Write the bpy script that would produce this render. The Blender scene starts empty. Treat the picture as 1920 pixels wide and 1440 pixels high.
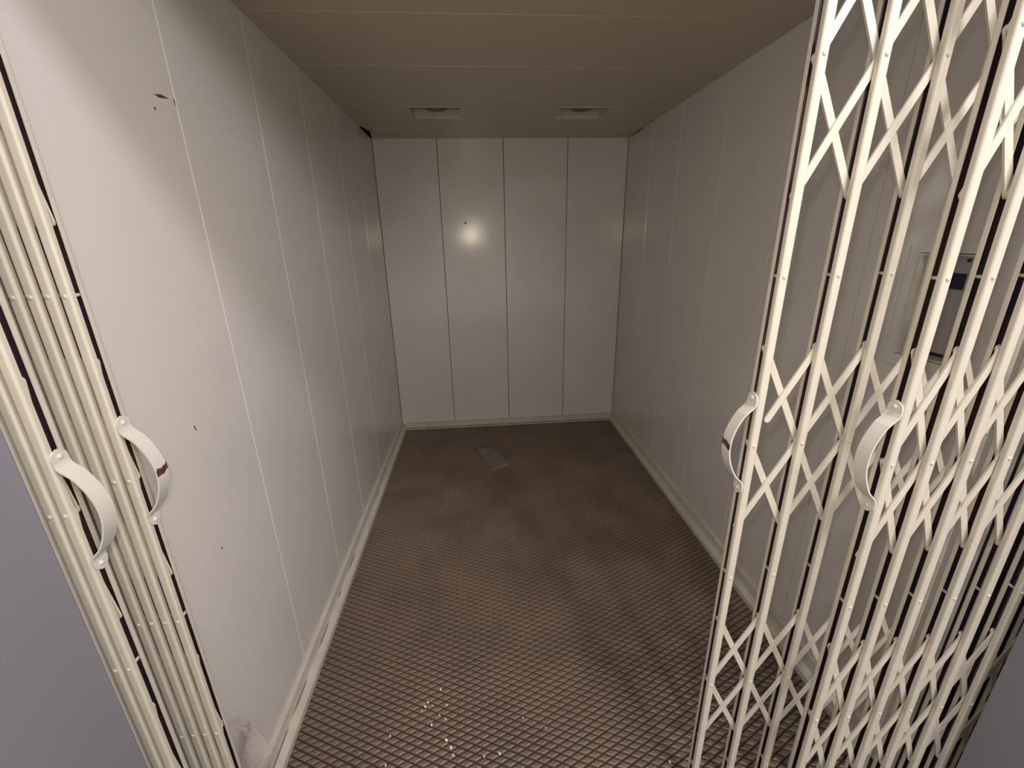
import bpy, bmesh, math, random
from mathutils import Vector, Matrix

random.seed(7)
scene = bpy.context.scene
COL = scene.collection

# ------------------------------------------------------------------ camera
W, D, H = 1.782, 3.358, 2.15           # lift car: width, back wall distance, height
HW = W / 2
CAM = Vector((-0.2232, 0.0, 1.4892))
YAW, PITCH, ROLL, FPX = math.radians(4.3147), math.radians(-18.6176), math.radians(-1.1339), 807.53
_f = Vector((math.sin(YAW) * math.cos(PITCH), math.cos(YAW) * math.cos(PITCH), math.sin(PITCH)))
_r = Vector((math.cos(YAW), -math.sin(YAW), 0))
_u = _r.cross(_f)
_r2 = math.cos(ROLL) * _r + math.sin(ROLL) * _u
_u2 = -math.sin(ROLL) * _r + math.cos(ROLL) * _u
cam_data = bpy.data.cameras.new('camera')
cam = bpy.data.objects.new('camera', cam_data)
COL.objects.link(cam)
M3 = Matrix((_r2, _u2, -_f)).transposed()
cam.matrix_world = Matrix.Translation(CAM) @ M3.to_4x4()
cam_data.sensor_fit = 'HORIZONTAL'
cam_data.sensor_width = 36.0
cam_data.lens = 36.0 * FPX / 1920.0
cam_data.clip_start = 0.02
scene.camera = cam

# ------------------------------------------------------------------ world, lights, exposure
world = bpy.data.worlds.new('landing_ambient')
scene.world = world
world.use_nodes = True
bg = world.node_tree.nodes['Background']
bg.inputs[0].default_value = (1.0, 0.93, 0.87, 1)
bg.inputs[1].default_value = 0.92


def lamp(name, kind, loc, power, colour, **kw):
    d = bpy.data.lights.new(name, kind)
    d.energy = power
    d.color = colour
    for k, v in kw.items():
        setattr(d, k, v)
    o = bpy.data.objects.new(name, d)
    o.location = loc
    COL.objects.link(o)
    return o


# ceiling lamp on the landing, close to the lift wall
lamp('landing_ceiling_lamp', 'POINT', (0.50, 0.10, 2.69), 54.0, (0.98, 0.95, 1.0), shadow_soft_size=0.04)
# second, larger globe further back on the right of the landing
lamp('landing_globe_lamp', 'POINT', (1.30, -1.20, 2.82), 172.0, (1.0, 0.93, 0.94), shadow_soft_size=0.36)
# torch of the phone that took the picture
torch = lamp('phone_torch', 'SPOT', (-0.262, -0.01, 1.572), 17.0, (1.0, 0.88, 0.66), shadow_soft_size=0.012,
             spot_size=math.radians(130), spot_blend=1.0)
torch.rotation_euler = cam.matrix_world.to_euler()

vs = scene.view_settings
scene.display_settings.display_device = 'sRGB'
vs.view_transform = 'Standard'
vs.look = 'None'
vs.exposure = 0.0
vs.gamma = 1.0
vs.use_curve_mapping = False


# ------------------------------------------------------------------ materials
def mat(name, rgb, rough=0.4, spec=0.5, metal=0.0, var=0.0, vscale=6.0, bump=0.0, bscale=3.0, bdist=0.02, rgb2=None, stretch=None):
    m = bpy.data.materials.new(name)
    m.use_nodes = True
    nt = m.node_tree
    b = nt.nodes['Principled BSDF']
    b.inputs['Base Color'].default_value = (*rgb, 1)
    b.inputs['Roughness'].default_value = rough
    b.inputs['Specular IOR Level'].default_value = spec
    b.inputs['Metallic'].default_value = metal
    tc = nt.nodes.new('ShaderNodeTexCoord')
    src = tc.outputs['Object']
    geo = nt.nodes.new('ShaderNodeNewGeometry')
    src = geo.outputs['Position']
    if stretch:
        mp = nt.nodes.new('ShaderNodeMapping')
        mp.inputs['Scale'].default_value = stretch
        nt.links.new(src, mp.inputs['Vector'])
        src = mp.outputs['Vector']
    if var > 0 or rgb2:
        n = nt.nodes.new('ShaderNodeTexNoise')
        n.inputs['Scale'].default_value = vscale
        n.inputs['Detail'].default_value = 6
        nt.links.new(src, n.inputs['Vector'])
        cr = nt.nodes.new('ShaderNodeValToRGB')
        a = rgb2 if rgb2 else tuple(c * (1 - var) for c in rgb)
        cr.color_ramp.elements[0].color = (*a, 1)
        cr.color_ramp.elements[0].position = 0.3
        cr.color_ramp.elements[1].color = (*rgb, 1)
        cr.color_ramp.elements[1].position = 0.68
        nt.links.new(n.outputs['Fac'], cr.inputs['Fac'])
        nt.links.new(cr.outputs['Color'], b.inputs['Base Color'])
    if bump > 0:
        n2 = nt.nodes.new('ShaderNodeTexNoise')
        n2.inputs['Scale'].default_value = bscale
        n2.inputs['Detail'].default_value = 1
        nt.links.new(src, n2.inputs['Vector'])
        bp = nt.nodes.new('ShaderNodeBump')
        bp.inputs['Strength'].default_value = bump
        bp.inputs['Distance'].default_value = bdist
        nt.links.new(n2.outputs['Fac'], bp.inputs['Height'])
        nt.links.new(bp.outputs['Normal'], b.inputs['Normal'])
    return m


M_WALL = mat('grey_white_laminate', (0.67, 0.63, 0.595), rough=0.17, spec=0.5, var=0.05, vscale=3, bump=0.06, bscale=2.2, bdist=0.05)
M_CEIL = mat('bounce_toned_laminate', (0.50, 0.44, 0.335), rough=0.35, spec=0.4, var=0.05, vscale=2)  # browner than the walls: bounce off the brown floor is put into the colour
M_BACKING = mat('dark_backing', (0.045, 0.038, 0.03), rough=0.8)
M_SKIRT = mat('cream_skirting_paint', (0.60, 0.56, 0.48), rough=0.35, var=0.12, vscale=14)
M_GATE = mat('cream_gate_paint', (0.64, 0.59, 0.49), rough=0.32, var=0.07, vscale=25)
M_STEEL = mat('bare_dark_steel', (0.022, 0.013, 0.034), rough=0.6, rgb2=(0.05, 0.024, 0.014), vscale=7)
M_HANDLE = mat('white_handle_enamel', (0.68, 0.65, 0.59), rough=0.28, var=0.05, vscale=20)
M_RUST = mat('rust', (0.15, 0.06, 0.03), rough=0.8, rgb2=(0.03, 0.012, 0.01), vscale=120)
M_PAD = mat('brown_rubber_tread', (0.190, 0.136, 0.098), rough=0.40, spec=0.5, rgb2=(0.130, 0.092, 0.065), vscale=3.5)
M_FLOOR = mat('shaded_rubber_groove', (0.022, 0.013, 0.008), rough=0.8)  # groove dirt, with the shadow in the grooves also put into the colour
M_SCUFF = mat('grey_brown_scuff', (0.16, 0.125, 0.095), rough=0.7)
M_PLASTER_LO = mat('grey_violet_wall_paint', (0.24, 0.23, 0.265), rough=0.6, var=0.06, vscale=4)
M_PLASTER_HI = mat('cream_wall_paint', (0.72, 0.68, 0.60), rough=0.6, var=0.05, vscale=4)
M_SHAFT = mat('shaft_brick_dark', (0.05, 0.03, 0.025), rough=0.9, var=0.3, vscale=8)
M_DISPLAY = mat('dark_violet_glass', (0.012, 0.008, 0.05), rough=0.15)
M_BLACK = mat('black_plastic', (0.015, 0.012, 0.014), rough=0.5)
M_LAMP = mat('grey_lamp_metal', (0.16, 0.14, 0.10), rough=0.45)
M_CRUMB = mat('white_crumb', (0.75, 0.70, 0.60), rough=0.8)
M_PAPER = mat('dull_paper', (0.19, 0.165, 0.145), rough=0.7)
M_PLASTIC = mat('clear_plastic_film', (0.52, 0.45, 0.42), rough=0.15)
_b = M_PLASTIC.node_tree.nodes['Principled BSDF']
_b.inputs['Alpha'].default_value = 0.34
_b.inputs['IOR'].default_value = 1.4


# ------------------------------------------------------------------ mesh helpers
def mk(name, verts, faces, mats, parent=None, idx=None, smooth=False, bevel=0.0, loc=None):
    me = bpy.data.meshes.new(name)
    me.from_pydata([tuple(v) for v in verts], [], [tuple(f) for f in faces])
    if not isinstance(mats, (list, tuple)):
        mats = [mats]
    for m in mats:
        me.materials.append(m)
    if idx:
        for p, i in zip(me.polygons, idx):
            p.material_index = i
    bm = bmesh.new()
    bm.from_mesh(me)
    bmesh.ops.recalc_face_normals(bm, faces=bm.faces)
    if bevel > 0:
        bmesh.ops.bevel(bm, geom=list(bm.edges), offset=bevel, segments=2, affect='EDGES', profile=0.5, clamp_overlap=True)
    bm.to_mesh(me)
    bm.free()
    if smooth:
        for p in me.polygons:
            p.use_smooth = True
    o = bpy.data.objects.new(name, me)
    COL.objects.link(o)
    if loc is not None:
        o.location = loc
    if parent is not None:
        o.parent = parent
    return o


def boxvf(a, b):
    x0, y0, z0 = a
    x1, y1, z1 = b
    v = [(x0, y0, z0), (x1, y0, z0), (x1, y1, z0), (x0, y1, z0), (x0, y0, z1), (x1, y0, z1), (x1, y1, z1), (x0, y1, z1)]
    f = [(0, 3, 2, 1), (4, 5, 6, 7), (0, 1, 5, 4), (1, 2, 6, 5), (2, 3, 7, 6), (3, 0, 4, 7)]
    return v, f


def boxes(list_):
    V, F = [], []
    for a, b in list_:
        v, f = boxvf(a, b)
        n = len(V)
        V += v
        F += [tuple(i + n for i in q) for q in f]
    return V, F


def box(name, a, b, m, parent=None, bevel=0.0):
    v, f = boxvf(a, b)
    return mk(name, v, f, m, parent, bevel=bevel)


def prism(poly, axis, a, b):
    """extrude a closed 2-D polygon along axis between a and b; poly holds the two other axes in xyz order"""
    n = len(poly)

    def put(p, t):
        if axis == 0:
            return (t, p[0], p[1])
        if axis == 1:
            return (p[0], t, p[1])
        return (p[0], p[1], t)
    V = [put(p, a) for p in poly] + [put(p, b) for p in poly]
    F = [tuple(range(n)), tuple(range(2 * n - 1, n - 1, -1))]
    F += [(i, (i + 1) % n, n + (i + 1) % n, n + i) for i in range(n)]
    return V, F


def tag(o, label, cat, group=None, kind=None):
    o['label'] = label
    o['category'] = cat
    if group:
        o['group'] = group
    if kind:
        o['kind'] = kind
    return o


def empty(name, loc, label, cat, group=None):
    o = bpy.data.objects.new(name, None)
    o.empty_display_size = 0.05
    o.location = loc
    COL.objects.link(o)
    return tag(o, label, cat, group)


def inst(name, src, parent, loc=(0, 0, 0), rot=None):
    o = src.copy()
    o.name = name
    COL.objects.link(o)
    o.parent = parent
    o.location = loc
    if rot is not None:
        o.rotation_euler = rot
    return o


def cyl(name, r, h, axis, m, parent=None, loc=(0, 0, 0), n=12, dome=0.0, smooth=True):
    """cylinder from 0 to h along +axis (0,1,2), with an optional domed far end"""
    rings = [(0, r), (h, r)]
    if dome:
        rings += [(h + dome * 0.6, r * 0.8), (h + dome, r * 0.35)]
    V, F = [], []
    for t, rr in rings:
        for k in range(n):
            c, s = rr * math.cos(2 * math.pi * k / n), rr * math.sin(2 * math.pi * k / n)
            V.append(((t, c, s), (c, t, s), (c, s, t))[axis])
    for j in range(len(rings) - 1):
        for k in range(n):
            F.append((j * n + k, j * n + (k + 1) % n, (j + 1) * n + (k + 1) % n, (j + 1) * n + k))
    F.append(tuple(range(n)))
    F.append(tuple((len(rings) - 1) * n + k for k in range(n)))
    return mk(name, V, F, m, parent, smooth=False, loc=loc)


# ------------------------------------------------------------------ lift car: walls and ceiling
SEAMS = [0.800, 1.197, 1.627, 2.055, 2.506, 2.912, D]


def panel_profile(u0, u1, c, t, g=0.0020):
    u0 += g
    u1 -= g
    k = 0.0011
    return [(u0, -t), (u1, -t), (u1, -c), (u1 - k, 0.0), (u0 + k, 0.0), (u0, -c)]


T = 0.016
# left wall
wl = box('wall_left', (-HW - 0.06, 0.80, -0.02), (-HW - T - 0.002, D + 0.06, H + 0.19), M_BACKING)
tag(wl, 'left car wall of tall grey-white laminate panels', 'wall', kind='structure')
left_panels = []
for i in range(6):
    pr = [(-HW + n, u) for u, n in panel_profile(SEAMS[i], SEAMS[i + 1], 0.0055, T)]
    v, f = prism(pr, 2, 0.0, H)
    left_panels.append(mk('panel', v, f, M_WALL, wl))
# right wall, with an opening for the control box in the first panel
wr = box('wall_right', (HW + T + 0.06, 0.728, -0.02), (HW + T + 0.10, D + 0.06, H + 0.19), M_BACKING)
tag(wr, 'right car wall of grey-white laminate panels behind the open gates', 'wall', kind='structure')
for i in range(6):
    if i == 0:
        y0, y1 = 0.728, SEAMS[1] - 0.0020
        cy0, cy1, cz0, cz1 = 0.905, 1.040, 1.180, 1.438
        V, F = boxes([((HW, y0, 0), (HW + T, cy0, H)), ((HW, cy1, 0), (HW + T, y1, H)),
                      ((HW, cy0, 0), (HW + T, cy1, cz0)), ((HW, cy0, cz1), (HW + T, cy1, H))])
        mk('panel', V, F, M_WALL, wr)
    else:
        pr = [(HW - n, u) for u, n in panel_profile(SEAMS[i], SEAMS[i + 1], 0.003, T)]
        v, f = prism(pr, 2, 0.0, H)
        mk('panel', v, f, M_WALL, wr)
# back wall
wb = box('wall_back', (-HW - 0.06, D + T + 0.002, -0.02), (HW + 0.11, D + 0.06, H + 0.19), M_BACKING)
tag(wb, 'back car wall of four grey-white laminate panels', 'wall', kind='structure')
XB = [-HW, -0.457, 0.001, 0.457, HW]
for i in range(4):
    pr = [(u, D - n) for u, n in panel_profile(XB[i], XB[i + 1], 0.0022, T, g=0.0016)]
    v, f = prism(pr, 2, 0.0, H)
    mk('panel', v, f, M_WALL, wb)
# ceiling
ce = box('ceiling', (-HW - 0.06, 0.78, H + 0.16), (HW + 0.11, D + 0.06, H + 0.19), M_BACKING)
box('front_light_stop', (-HW - 0.06, 0.80, H + 0.02), (HW + 0.11, 0.83, H + 0.16), M_BACKING, ce)  # unseen closure added to keep world light out above the ceiling panels
tag(ce, 'panelled lift car ceiling with cross seams, brown floor bounce in its colour', 'ceiling', kind='structure')
REC = [(-0.540, -0.272), (0.272, 0.540)]
RY0, RY1 = 2.620, 2.850
for i in range(6):
    y0, y1 = SEAMS[i], SEAMS[i + 1]
    if i == 4:
        y0 += 0.0012
        y1 -= 0.0012
        V, F = boxes([((-HW, y0, H), (HW, RY0, H + T)), ((-HW, RY1, H), (HW, y1, H + T)),
                      ((-HW, RY0, H), (REC[0][0], RY1, H + T)), ((REC[0][1], RY0, H), (REC[1][0], RY1, H + T)),
                      ((REC[1][1], RY0, H), (HW, RY1, H + T))])
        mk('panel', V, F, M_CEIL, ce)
    elif i == 5:
        y0 += 0.0012
        poly = [(-HW, y0), (HW, y0), (HW, 3.05), (HW - 0.013, 3.14), (HW - 0.004, 3.27), (HW, D),
                (-HW + 0.004, D), (-HW + 0.036, 3.16), (-HW + 0.016, 3.04), (-HW, 3.02)]
        V, F = prism(poly, 2, H, H + T)
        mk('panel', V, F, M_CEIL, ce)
    else:
        pr = [(u, H - n) for u, n in panel_profile(y0, y1, 0.0050, T)]
        v, f = prism(pr, 0, -HW, HW)
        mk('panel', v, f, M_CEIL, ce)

# ------------------------------------------------------------------ floor of rubber tread diamonds
fl = box('floor', (-HW, 0.70, -0.05), (HW, D, 0.0), M_FLOOR)
tag(fl, 'brown rubber car floor moulded into a diamond tread', 'floor', kind='structure')
DX, DY = 0.0516, 0.0240
PADH = 0.0055


def pad_vf(cx, cy, z0=0.0):
    a, b = DX / 2 - 0.0032, DY / 2 - 0.0017
    V = []
    for k, h in ((1.0, 0.0), (0.84, 0.72), (0.52, 1.0)):
        z = z0 + PADH * h
        V += [(cx - a * k, cy, z), (cx, cy - b * k, z), (cx + a * k, cy, z), (cx, cy + b * k, z)]
    F = [(8, 9, 10, 11)]
    for q in (0, 4):
        F += [(q + i, q + (i + 1) % 4, q + 4 + (i + 1) % 4, q + 4 + i) for i in range(4)]
    return V, F


def in_view(x, y):
    d = Vector((x, y, 0)) - CAM
    z = d.dot(_f)
    px, py = 960 + FPX * d.dot(_r2) / z, 720 - FPX * d.dot(_u2) / z
    return 540 < px < 1420 and py < 1436


pads = []
j = 0
y = 0.7260
while y < D - 0.045:
    off = (DX / 2) if j % 2 else 0.0
    n0 = int(-(HW - 0.04) / DX) - 1
    for i in range(n0, -n0 + 2):
        x = i * DX + off - 0.0062
        if -HW + 0.020 < x < HW - 0.020:
            pads.append((x, y))
    y += DY / 2
    j += 1
vis = [p for p in pads if in_view(*p) and p[0] < 0.30]
vis.sort(key=lambda p: p[0] * p[0] * 0.05 + p[1])
near = set(vis[:300])
v, f = pad_vf(0, 0)
proto = mk('tread_diamond', v, f, M_PAD, fl)
first = True
for (x, y) in near:
    if first:
        proto.location = (x, y, 0)
        first = False
    else:
        inst('tread_diamond', proto, fl, (x, y, 0))
V, F = [], []
for (x, y) in pads:
    if (x, y) in near:
        continue
    v, f = pad_vf(x, y)
    n = len(V)
    V += v
    F += [tuple(q + n for q in ff) for ff in f]
rest = mk('tread_field', V, F, M_PAD, fl)
rest['kind'] = 'stuff'

# skirting
pr = [(-HW, 0.0), (-HW + 0.036, 0.0), (-HW + 0.036, 0.026), (-HW + 0.028, 0.036), (-HW + 0.0135, 0.040), (-HW + 0.011, 0.082), (-HW + 0.008, 0.086), (-HW, 0.086)]
v, f = prism(pr, 1, 0.80, D)
bl = mk('baseboard_left', v, f, M_SKIRT)
tag(bl, 'cream stepped skirting along the left wall', 'skirting', kind='structure')
v, f = prism([(-p[0], p[1]) for p in pr], 1, 0.80, D)
br = mk('baseboard_right', v, f, M_SKIRT)
tag(br, 'cream stepped skirting along the right wall', 'skirting', kind='structure')
bb = box('baseboard_back', (-HW + 0.034, D - 0.022, 0.016), (HW - 0.034, D, 0.058), M_SKIRT)
tag(bb, 'white skirting bar across the foot of the back wall', 'skirting', kind='structure')
box('bottom_strip', (-HW + 0.034, D - 0.032, 0.0), (HW - 0.034, D, 0.009), M_SKIRT, bb)
# scuffs along the seam of the left skirting
for (y0, y1, z) in [(1.03, 1.16, 0.0385), (1.27, 1.40, 0.0385), (1.52, 1.57, 0.0385), (1.66, 1.80, 0.0385), (2.28, 2.36, 0.0385), (0.83, 1.0, 0.0385)]:
    xa = -HW + 0.0135
    V = [(xa, y0, z + .0015), (xa + 0.0035, (y0 + y1) / 2 - .02, z + .0012), (xa + 0.002, y1, z + .0014), (xa + 0.0002, y1 - .02, z + .0045), (xa + 0.0002, y0 + .03, z + .003)]
    mk('scuff', V, [(0, 1, 2, 3, 4)], M_SCUFF, bl)

# paint chips on the left wall
def chip(parent, pts, m=M_RUST):
    V = [(-HW + 0.0006, a, b) for a, b in pts] + [(-HW - 0.0002, a, b) for a, b in pts]
    n = len(pts)
    F = [tuple(range(n))] + [(i, (i + 1) % n, n + (i + 1) % n, n + i) for i in range(n)]
    mk('paint_chip', V, F, m, parent)


chip(left_panels[0], [(1.122, 1.7955), (1.136, 1.7985), (1.149, 1.8015), (1.158, 1.8010), (1.174, 1.8000), (1.160, 1.7975), (1.149, 1.7950), (1.138, 1.7935), (1.131, 1.7955)])
chip(left_panels[0], [(1.113, 1.769), (1.118, 1.770), (1.119, 1.766), (1.114, 1.764)])
chip(left_panels[0], [(0.971, 1.094), (0.974, 1.092), (0.978, 1.080), (0.974, 1.080)])
chip(left_panels[0], [(0.950, 0.769), (0.954, 0.769), (0.954, 0.764), (0.950, 0.764)])
chip(left_panels[0], [(1.190, 1.806), (1.1935, 1.803), (1.1935, 1.790), (1.191, 1.795)])
# plug hole in the back wall
V, F = prism([(-0.291, 1.612), (-0.286, 1.614), (-0.281, 1.610), (-0.281, 1.598), (-0.287, 1.596), (-0.291, 1.600)], 1, D - 0.0006, D + 0.0002)
mk('paint_chip', V, F, M_RUST, wb)

# ------------------------------------------------------------------ landing and shaft around the opening
RX = 0.905     # half width of the landing opening
RYF = 0.445    # landing face of the wall
RYE = 0.618    # far edge of its reveals
ZP = 1.292     # where the grey dado paint stops
for s, nm, side in ((-1, 'wall_front_left', 'left'), (1, 'wall_front_right', 'right')):
    xa, xb = sorted((s * RX, s * 1.9))
    o = box(nm, (xa, RYF, -0.02), (xb, RYE, ZP), M_PLASTER_LO, bevel=0.003)
    tag(o, 'grey-violet landing wall reveal close to the camera at %s edge' % side, 'wall', kind='structure')
    box('upper_wall', (xa, RYF, ZP), (xb, RYE - 0.002, 3.0), M_PLASTER_HI, o)
o = box('wall_front_top', (-RX, RYF, 2.30), (RX, RYE, 3.0), M_PLASTER_HI)
tag(o, 'cream landing wall above the lift opening', 'wall', kind='structure')
for s, nm, side in ((-1, 'wall_shaft_left', 'left'), (1, 'wall_shaft_right', 'right')):
    xa, xb = sorted((s * 1.16, s * 1.24))
    o = box(nm, (xa, RYE, -0.3), (xb, D + 0.2, 2.6), M_SHAFT)
    tag(o, 'dark shaft wall beside the lift car at %s' % side, 'wall', kind='structure')
o = box('floor_landing', (-1.9, -2.0, -0.06), (1.9, 0.615, 0.0), M_FLOOR)
tag(o, 'dark landing floor in front of the lift', 'floor', kind='structure')
o = box('trim_1', (-1.16, 0.615, -0.06), (1.16, 0.70, -0.004), M_STEEL)
tag(o, 'dark steel sill with the gate tracks', 'sill', kind='structure')

o = box('floor_shaft', (-1.24, 0.60, -0.34), (1.24, D + 0.20, -0.30), M_SHAFT)
tag(o, 'dark shaft bottom below the lift car', 'floor', kind='structure')
o = box('wall_shaft_back', (-1.24, D + 0.20, -0.34), (1.24, D + 0.26, 2.6), M_SHAFT)
tag(o, 'dark shaft wall behind the lift car', 'wall', kind='structure')

# ------------------------------------------------------------------ collapsible gates
PW = 0.0168     # face width of a picket channel
PD = 0.0315     # depth front face to rear face
CH = 0.0102     # flange depth
PZ0, PZ1 = 0.012, 2.085
PIV = [1.750, 1.082, 0.413]
SPC = [1.416, 0.749, 0.080]
HALF = 0.225


def channel_vf():
    """round-shouldered U channel opening towards +y, front at y=0"""
    h, t, r = PW / 2, 0.0018, 0.0042
    out = [(-h, CH)]
    for k in range(5):
        a = math.pi + k * math.pi / 8
        out.append((-h + r + r * math.cos(a), r + r * math.sin(a)))
    for k in range(5):
        a = 1.5 * math.pi + k * math.pi / 8
        out.append((h - r + r * math.cos(a), r + r * math.sin(a)))
    out.append((h, CH))
    inn = [(h - t, CH), (h - t, t), (-h + t, t), (-h + t, CH)]
    no = len(out)
    poly = out + inn
    n = len(poly)
    V = [(x, y, PZ0) for x, y in poly] + [(x, y, PZ1) for x, y in poly]
    F, I = [], []
    for i in range(n):
        F.append((i, (i + 1) % n, n + (i + 1) % n, n + i))
        I.append(1 if no <= i < n - 1 else 0)
    F.append(tuple(range(n)))
    I.append(0)
    F.append(tuple(range(2 * n - 1, n - 1, -1)))
    I.append(0)
    return V, F, I


_V, _F, _I = channel_vf()
SRC = {}


def link_mesh(name, me, parent, loc=(0, 0, 0), rot=(0, 0, 0)):
    o = bpy.data.objects.new(name, me)
    COL.objects.link(o)
    o.parent = parent
    o.location = loc
    o.rotation_euler = rot
    return o


def grab(o):
    me = o.data
    bpy.data.objects.remove(o)
    return me


ME_CH = grab(mk('channel', _V, _F, [M_GATE, M_STEEL], idx=_I, smooth=False))
for p in ME_CH.polygons:
    p.use_smooth = False


def rivet_mesh():
    """rod through the picket with a small domed head on its front face"""
    n = 10
    rings = [(-0.0022, 0.0016), (-0.0016, 0.0032), (0.0, 0.0040), (0.0004, 0.0030), (PD, 0.0030)]
    V, F = [], []
    for t, r in rings:
        for k in range(n):
            V.append((r * math.cos(2 * math.pi * k / n), t, r * math.sin(2 * math.pi * k / n)))
    for q in range(len(rings) - 1):
        for k in range(n):
            F.append((q * n + k, q * n + (k + 1) % n, (q + 1) * n + (k + 1) % n, (q + 1) * n + k))
    F.append(tuple(range(n)))
    return grab(mk('rivet', V, F, M_GATE))


ME_RIV = rivet_mesh()


def bar_mesh(pitch, a=-1.0, b=1.0):
    """flat lattice bar through the origin rising to +x; a..b are its ends in units of half a bar"""
    hh = math.sqrt(HALF ** 2 - pitch ** 2)
    w, t = 0.0066, 0.0019
    d = Vector((pitch, 0, hh)).normalized()
    nrm = Vector((-d.z, 0, d.x))
    pts = []
    for end, s in ((b, 1), (a, -1)):
        c = d * HALF * end
        for k in range(6):
            ang = -math.pi / 2 + math.pi * k / 5
            pts.append(c + s * (d * w * math.cos(ang)) + s * (nrm * w * math.sin(ang)))
    n = len(pts)
    V = [(p.x, -t, p.z) for p in pts] + [(p.x, t, p.z) for p in pts]
    F = [tuple(range(n)), tuple(range(2 * n - 1, n - 1, -1))]
    F += [(i, (i + 1) % n, n + (i + 1) % n, n + i) for i in range(n)]
    return grab(mk('lattice_bar', V, F, M_GATE))


def handle_vf(L, bulge, sx):
    """strap pull: flat ends on the picket edge, bowed out in sx, sections along z"""
    hw, t = 0.0145, 0.0026
    path = []
    e = 0.012
    z0, z1 = -e, L + e
    N = 30
    for k in range(N + 1):
        z = z0 + (z1 - z0) * k / N
        u = (z - 0.014) / (L - 0.028)
        if u <= 0 or u >= 1:
            x = 0.0
        else:
            x = bulge * (math.sin(math.pi * u) ** 0.75 if 0.0 < u < 1.0 else 0)
            x *= min(1.0, (min(u, 1 - u) / 0.10) ** 0.6)
        path.append((x, z))
    V, F = [], []
    m = len(path)
    for i, (x, z) in enumerate(path):
        a, b = path[max(0, i - 1)], path[min(m - 1, i + 1)]
        dx, dz = b[0] - a[0], b[1] - a[1]
        l = math.hypot(dx, dz)
        nx, nz = dz / l, -dx / l
        dist = min(z - z0, z1 - z)
        ww = hw * (1.0 if dist > hw else math.sqrt(max(0.02, 1 - ((hw - dist) / hw) ** 2)))
        if 0.2 < i / (m - 1) < 0.8:
            ww = hw * 0.97
        for (o, yy) in ((0, -ww), (0, ww), (t, ww), (t, -ww)):
            V.append((sx * (x + nx * o), yy, z + nz * o))
    for i in range(m - 1):
        for k in range(4):
            F.append((i * 4 + k, i * 4 + (k + 1) % 4, i * 4 + 4 + (k + 1) % 4, i * 4 + 4 + k))
    F.append((0, 1, 2, 3))
    F.append(tuple((m - 1) * 4 + k for k in range(4)))
    return V, F, path


def gate(label, lead_x, sx, pitch, n, yf, hz, hl, bulge, rust=None, broken=False):
    """lead_x = centre of the leading picket; sx = direction (-1/+1) the leading edge faces"""
    g = empty('folding_gate', (lead_x, yf + PD / 2, 0), label, 'gate', 'folding lattice gates of the lift')
    hh = math.sqrt(HALF ** 2 - pitch ** 2)
    for i in range(n):
        x = -sx * pitch * i
        p = link_mesh('picket', ME_CH, g, (x, -PD / 2, 0))
        link_mesh('rear_channel', ME_CH, p, (0, PD, 0), (0, 0, math.pi))
        for z in PIV + SPC:
            link_mesh('rivet', ME_RIV, p, (0, 0, z))
    me_full = bar_mesh(pitch)
    me_up = bar_mesh(pitch, 0.0, 1.0)
    me_dn = bar_mesh(pitch, -1.0, 0.0)
    me_broken = bar_mesh(pitch, 0.26, 1.0)
    for z in PIV:
        for i in range(n):
            x = -sx * pitch * i
            has_l = (i > 0) if sx < 0 else (i < n - 1)
            has_r = (i < n - 1) if sx < 0 else (i > 0)
            up = me_full if (has_l and has_r) else (me_up if has_r else me_dn)
            if broken and i == 0 and z == PIV[1]:
                up = me_broken
            link_mesh('lattice_bar', up, g, (x, -0.0021, z))
            # the falling bar is the same bar turned half a turn about the upright
            dn = me_full if (has_l and has_r) else (me_up if has_l else me_dn)
            link_mesh('lattice_bar', dn, g, (x, 0.0021, z), (0, 0, math.pi))
    # pull handle on the leading edge
    V, F, path = handle_vf(hl, bulge, sx)
    h = mk('handle', V, F, M_HANDLE, g, loc=(sx * PW / 2, 0, hz))
    for z in (0.0, hl):
        cyl('bolt', 0.0046, 0.0042, 0, M_HANDLE, h, (0, 0, z), n=10, dome=0.002)
        if sx < 0:
            h.children[-1].rotation_euler = (0, 0, math.pi)
    if rust:
        zc, wz = rust
        m = len(path)
        V2, F2 = [], []
        k = 7
        for q in range(k):
            yy = -0.0146 + 0.0292 * q / (k - 1)
            for dz in (-wz * (0.5 + 0.5 * random.random()), wz * (0.4 + 0.6 * random.random())):
                z = zc + dz + yy * 0.15
                # strap surface at this height
                for a in range(m - 1):
                    if path[a][1] <= z <= path[a + 1][1]:
                        tt = (z - path[a][1]) / (path[a + 1][1] - path[a][1])
                        xs = path[a][0] + tt * (path[a + 1][0] - path[a][0])
                V2.append((sx * (xs + 0.0033), yy, z))
        for q in range(k - 1):
            F2.append((2 * q, 2 * q + 1, 2 * q + 3, 2 * q + 2))
        o = mk('rust_patch', V2, F2, M_RUST, h)
        o['label'] = 'bare rusty patch where paint flaked'
        sm = o.modifiers.new('thickness', 'SOLIDIFY')
        sm.thickness = 0.0004
    return g


YC, YL = 0.7440, 0.6415
gate('cream lattice car gate with rust-chipped handle, half open at right', 0.3225, -1, 0.1025, 6, YC, 0.979, 0.204, 0.040, rust=(0.105, 0.010), broken=True)
gate('cream lattice landing gate with whole white handle, nearest at right', 0.5215, -1, 0.0785, 8, YL, 0.989, 0.204, 0.038)
gate('cream car gate folded flat against left wall, rust-chipped handle', -0.8725, 1, 0.0255, 6, YC, 0.990, 0.203, 0.040, rust=(0.105, 0.009))
gate('cream landing gate folded at far left, unbroken white handle', -0.8950, 1, 0.0235, 5, YL, 0.978, 0.203, 0.040)

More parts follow.
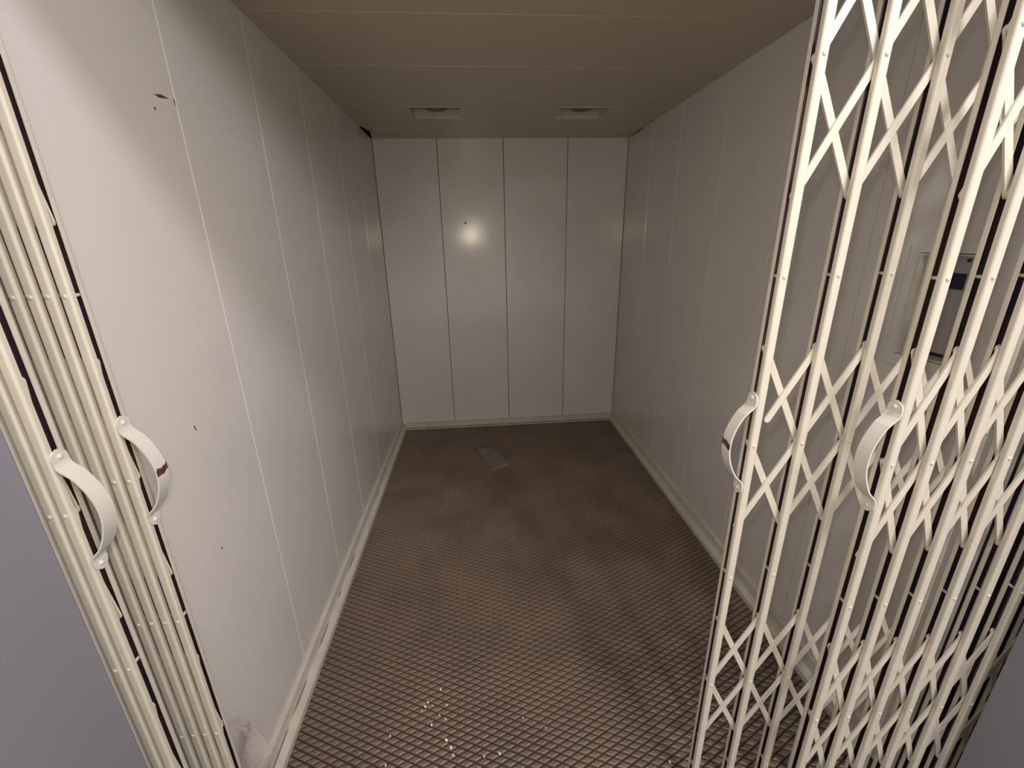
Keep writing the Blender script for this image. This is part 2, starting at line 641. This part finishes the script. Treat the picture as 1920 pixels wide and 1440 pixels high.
# ------------------------------------------------------------------ recessed ceiling downlights
for (xa, xb), lab in zip(REC, ('unlit square recessed downlight on left of the ceiling', 'unlit square recessed downlight on right of the ceiling')):
    xc = (xa + xb) / 2
    yc = (RY0 + RY1) / 2
    g = empty('recessed_downlight', (xc, yc, H), lab, 'downlight', 'recessed ceiling downlights')
    hx, hy, dz, t = (xb - xa) / 2, (RY1 - RY0) / 2, 0.14, 0.003
    V, F = boxes([((-hx, -hy, 0.0), (-hx + t, hy, dz)), ((hx - t, -hy, 0.0), (hx, hy, dz)), ((-hx + t, -hy, 0.0), (hx - t, -hy + t, dz)),
                  ((-hx + t, hy - t, 0.0), (hx - t, hy, dz)), ((-hx + t, -hy + t, dz - t), (hx - t, hy - t, dz))])
    mk('housing', V, F, M_SKIRT, g)
    w = 0.012
    V, F = boxes([((-hx - w, -hy - w, -0.004), (hx + w, -hy, 0.0)), ((-hx - w * .2, hy, -0.0012), (hx + w * .2, hy + w * .5, 0.0))])
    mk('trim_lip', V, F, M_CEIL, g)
    # ring of the spot lamp
    n = 20
    ro, ri = 0.062, 0.048
    V, F = [], []
    for z, r in ((0.026, ri), (0.020, ri + 0.006), (0.024, ro), (0.075, ro * 0.8), (0.135, 0.03)):
        for k in range(n):
            V.append((r * math.cos(2 * math.pi * k / n), r * math.sin(2 * math.pi * k / n), z))
    for q in range(4):
        for k in range(n):
            F.append((q * n + k, q * n + (k + 1) % n, (q + 1) * n + (k + 1) % n, (q + 1) * n + k))
    F.append(tuple(range(n)))
    mk('lamp_can', V, F, M_LAMP, g, smooth=False)

# ------------------------------------------------------------------ control box in the right wall
g = empty('control_panel', (HW, 0.985, 1.32), 'recessed car control box in right wall behind the gate pickets', 'control panel')
oy, oz = 0.985, 1.32


def ctl(name, y0, y1, z0, z1, x0, x1, m, bevel=0.0, parent=None):
    v, f = boxvf((x0, y0 - oy, z0 - oz), (x1, y1 - oy, z1 - oz))
    return mk(name, v, f, m, parent or g, bevel=bevel)


V, F = boxes([((-0.0022, 0.880 - oy, 1.438 - oz), (0.0, 1.068 - oy, 1.464 - oz)), ((-0.0022, 0.880 - oy, 1.150 - oz), (0.0, 1.068 - oy, 1.180 - oz)),
              ((-0.0022, 1.040 - oy, 1.180 - oz), (0.0, 1.068 - oy, 1.438 - oz)), ((-0.0022, 0.880 - oy, 1.180 - oz), (0.0, 0.905 - oy, 1.438 - oz))])
mk('cover_frame', V, F, M_WALL, g)
V, F = boxes([((-0.004, 1.034 - oy, 1.182 - oz), (0.05, 1.040 - oy, 1.436 - oz)), ((-0.002, 0.905 - oy, 1.182 - oz), (0.05, 0.909 - oy, 1.436 - oz)),
              ((-0.002, 0.909 - oy, 1.432 - oz), (0.05, 1.034 - oy, 1.436 - oz)), ((-0.002, 0.909 - oy, 1.182 - oz), (0.05, 1.034 - oy, 1.186 - oz))])
mk('recess_box', V, F, M_SKIRT, g)
pl = ctl('button_plate', 0.909, 1.034, 1.186, 1.432, 0.026, 0.03, mat('control_plate_grey', (0.40, 0.37, 0.38), rough=0.4))
mk('display_window', *boxvf((0.0225, 0.943 - oy, 1.355 - oz), (0.026, 1.020 - oy, 1.392 - oz)), M_DISPLAY, pl)
cyl('key_switch', 0.004, 0.0035, 0, M_BLACK, pl, (0.0225, 0.946 - oy, 1.422 - oz), n=8)
mk('card_slot', *boxvf((0.0230, 0.940 - oy, 1.190 - oz), (0.026, 0.985 - oy, 1.198 - oz)), M_BLACK, pl)

# ------------------------------------------------------------------ paper, plastic and crumbs
pts = [(-0.285, 2.905), (-0.160, 2.945), (-0.034, 2.660), (-0.164, 2.575)]
NU, NV = 6, 8
V, F = [], []
for i in range(NU + 1):
    for k in range(NV + 1):
        a, b = i / NU, k / NV
        top = Vector(pts[0]).lerp(Vector(pts[1]), a)
        bot = Vector(pts[3]).lerp(Vector(pts[2]), a)
        p = top.lerp(bot, b)
        z = PADH + 0.0012 + 0.016 * max(0, (0.25 - b)) * (1 - a) * 4 + 0.0015 * math.sin(7 * a + 5 * b) ** 2
        V.append((p.x, p.y, z))
for i in range(NU):
    for k in range(NV):
        q = i * (NV + 1) + k
        F.append((q, q + 1, q + NV + 2, q + NV + 1))
pa = mk('paper_sheet', V, F, M_PAPER, smooth=True)
sm = pa.modifiers.new('thickness', 'SOLIDIFY')
sm.thickness = 0.0005
tag(pa, 'dull sheet of paper lying on the floor near back wall', 'paper')

# crumpled strip of clear film caught on the folded car gate
V, F = [], []
NU, NV = 8, 14
for i in range(NU + 1):
    for k in range(NV + 1):
        a, b = i / NU, k / NV
        yy = 0.774 + 0.064 * a * (0.55 + 0.45 * math.sin(2.4 * b + 0.5)) + 0.010 * math.sin(9 * b)
        zz = 0.392 - 0.30 * b - 0.055 * a + 0.012 * math.sin(6 * a + 3 * b)
        xx = -0.860 + 0.016 * math.sin(5.2 * a + 4.0 * b) + 0.010 * math.sin(11 * b + 3 * a) + 0.012 * a
        V.append((xx, yy, zz))
for i in range(NU):
    for k in range(NV):
        q = i * (NV + 1) + k
        F.append((q, q + 1, q + NV + 2, q + NV + 1))
pf = mk('plastic_film', V, F, M_PLASTIC, smooth=False)
sm = pf.modifiers.new('thickness', 'SOLIDIFY')
sm.thickness = 0.0006
tag(pf, 'crumpled clear plastic film caught at foot of folded left gate', 'plastic film')

CR = [(-0.411, 1.100, 5), (-0.459, 1.047, 6), (-0.450, 1.059, 5), (-0.433, 1.049, 3), (-0.386, 1.045, 4), (-0.388, 1.002, 4), (-0.431, 0.986, 5),
      (-0.559, 0.966, 4), (-0.381, 0.936, 6), (-0.366, 0.915, 6), (-0.357, 0.892, 5), (-0.264, 0.881, 4), (-0.217, 0.884, 5), (-0.558, 0.886, 4),
      (-0.468, 1.033, 3), (-0.408, 1.015, 3), (-0.135, 0.981, 3), (-0.066, 0.944, 3), (0.286, 0.815, 4)]


def crumb_mesh(seed):
    rnd = random.Random(seed)
    bm = bmesh.new()
    bmesh.ops.create_icosphere(bm, subdivisions=1, radius=1.0)
    for v in bm.verts:
        v.co *= 0.75 + 0.5 * rnd.random()
        v.co.x *= 0.7
        v.co.y *= 1.15
        v.co.z *= 0.6
    me = bpy.data.meshes.new('crumb')
    bm.to_mesh(me)
    bm.free()
    me.materials.append(M_CRUMB)
    return me


cms = [crumb_mesh(k) for k in range(4)]
for k, (x, y, r) in enumerate(CR):
    o = bpy.data.objects.new('crumb', cms[k % 4])
    COL.objects.link(o)
    s = r * 0.00102
    o.scale = (s, s, s)
    o.rotation_euler = (0, 0, random.random() * 1.2)
    o.location = (x, y, PADH + s * 0.55)
    tag(o, 'tiny white crumb on the brown tread floor', 'crumb', 'white crumbs scattered on the floor')
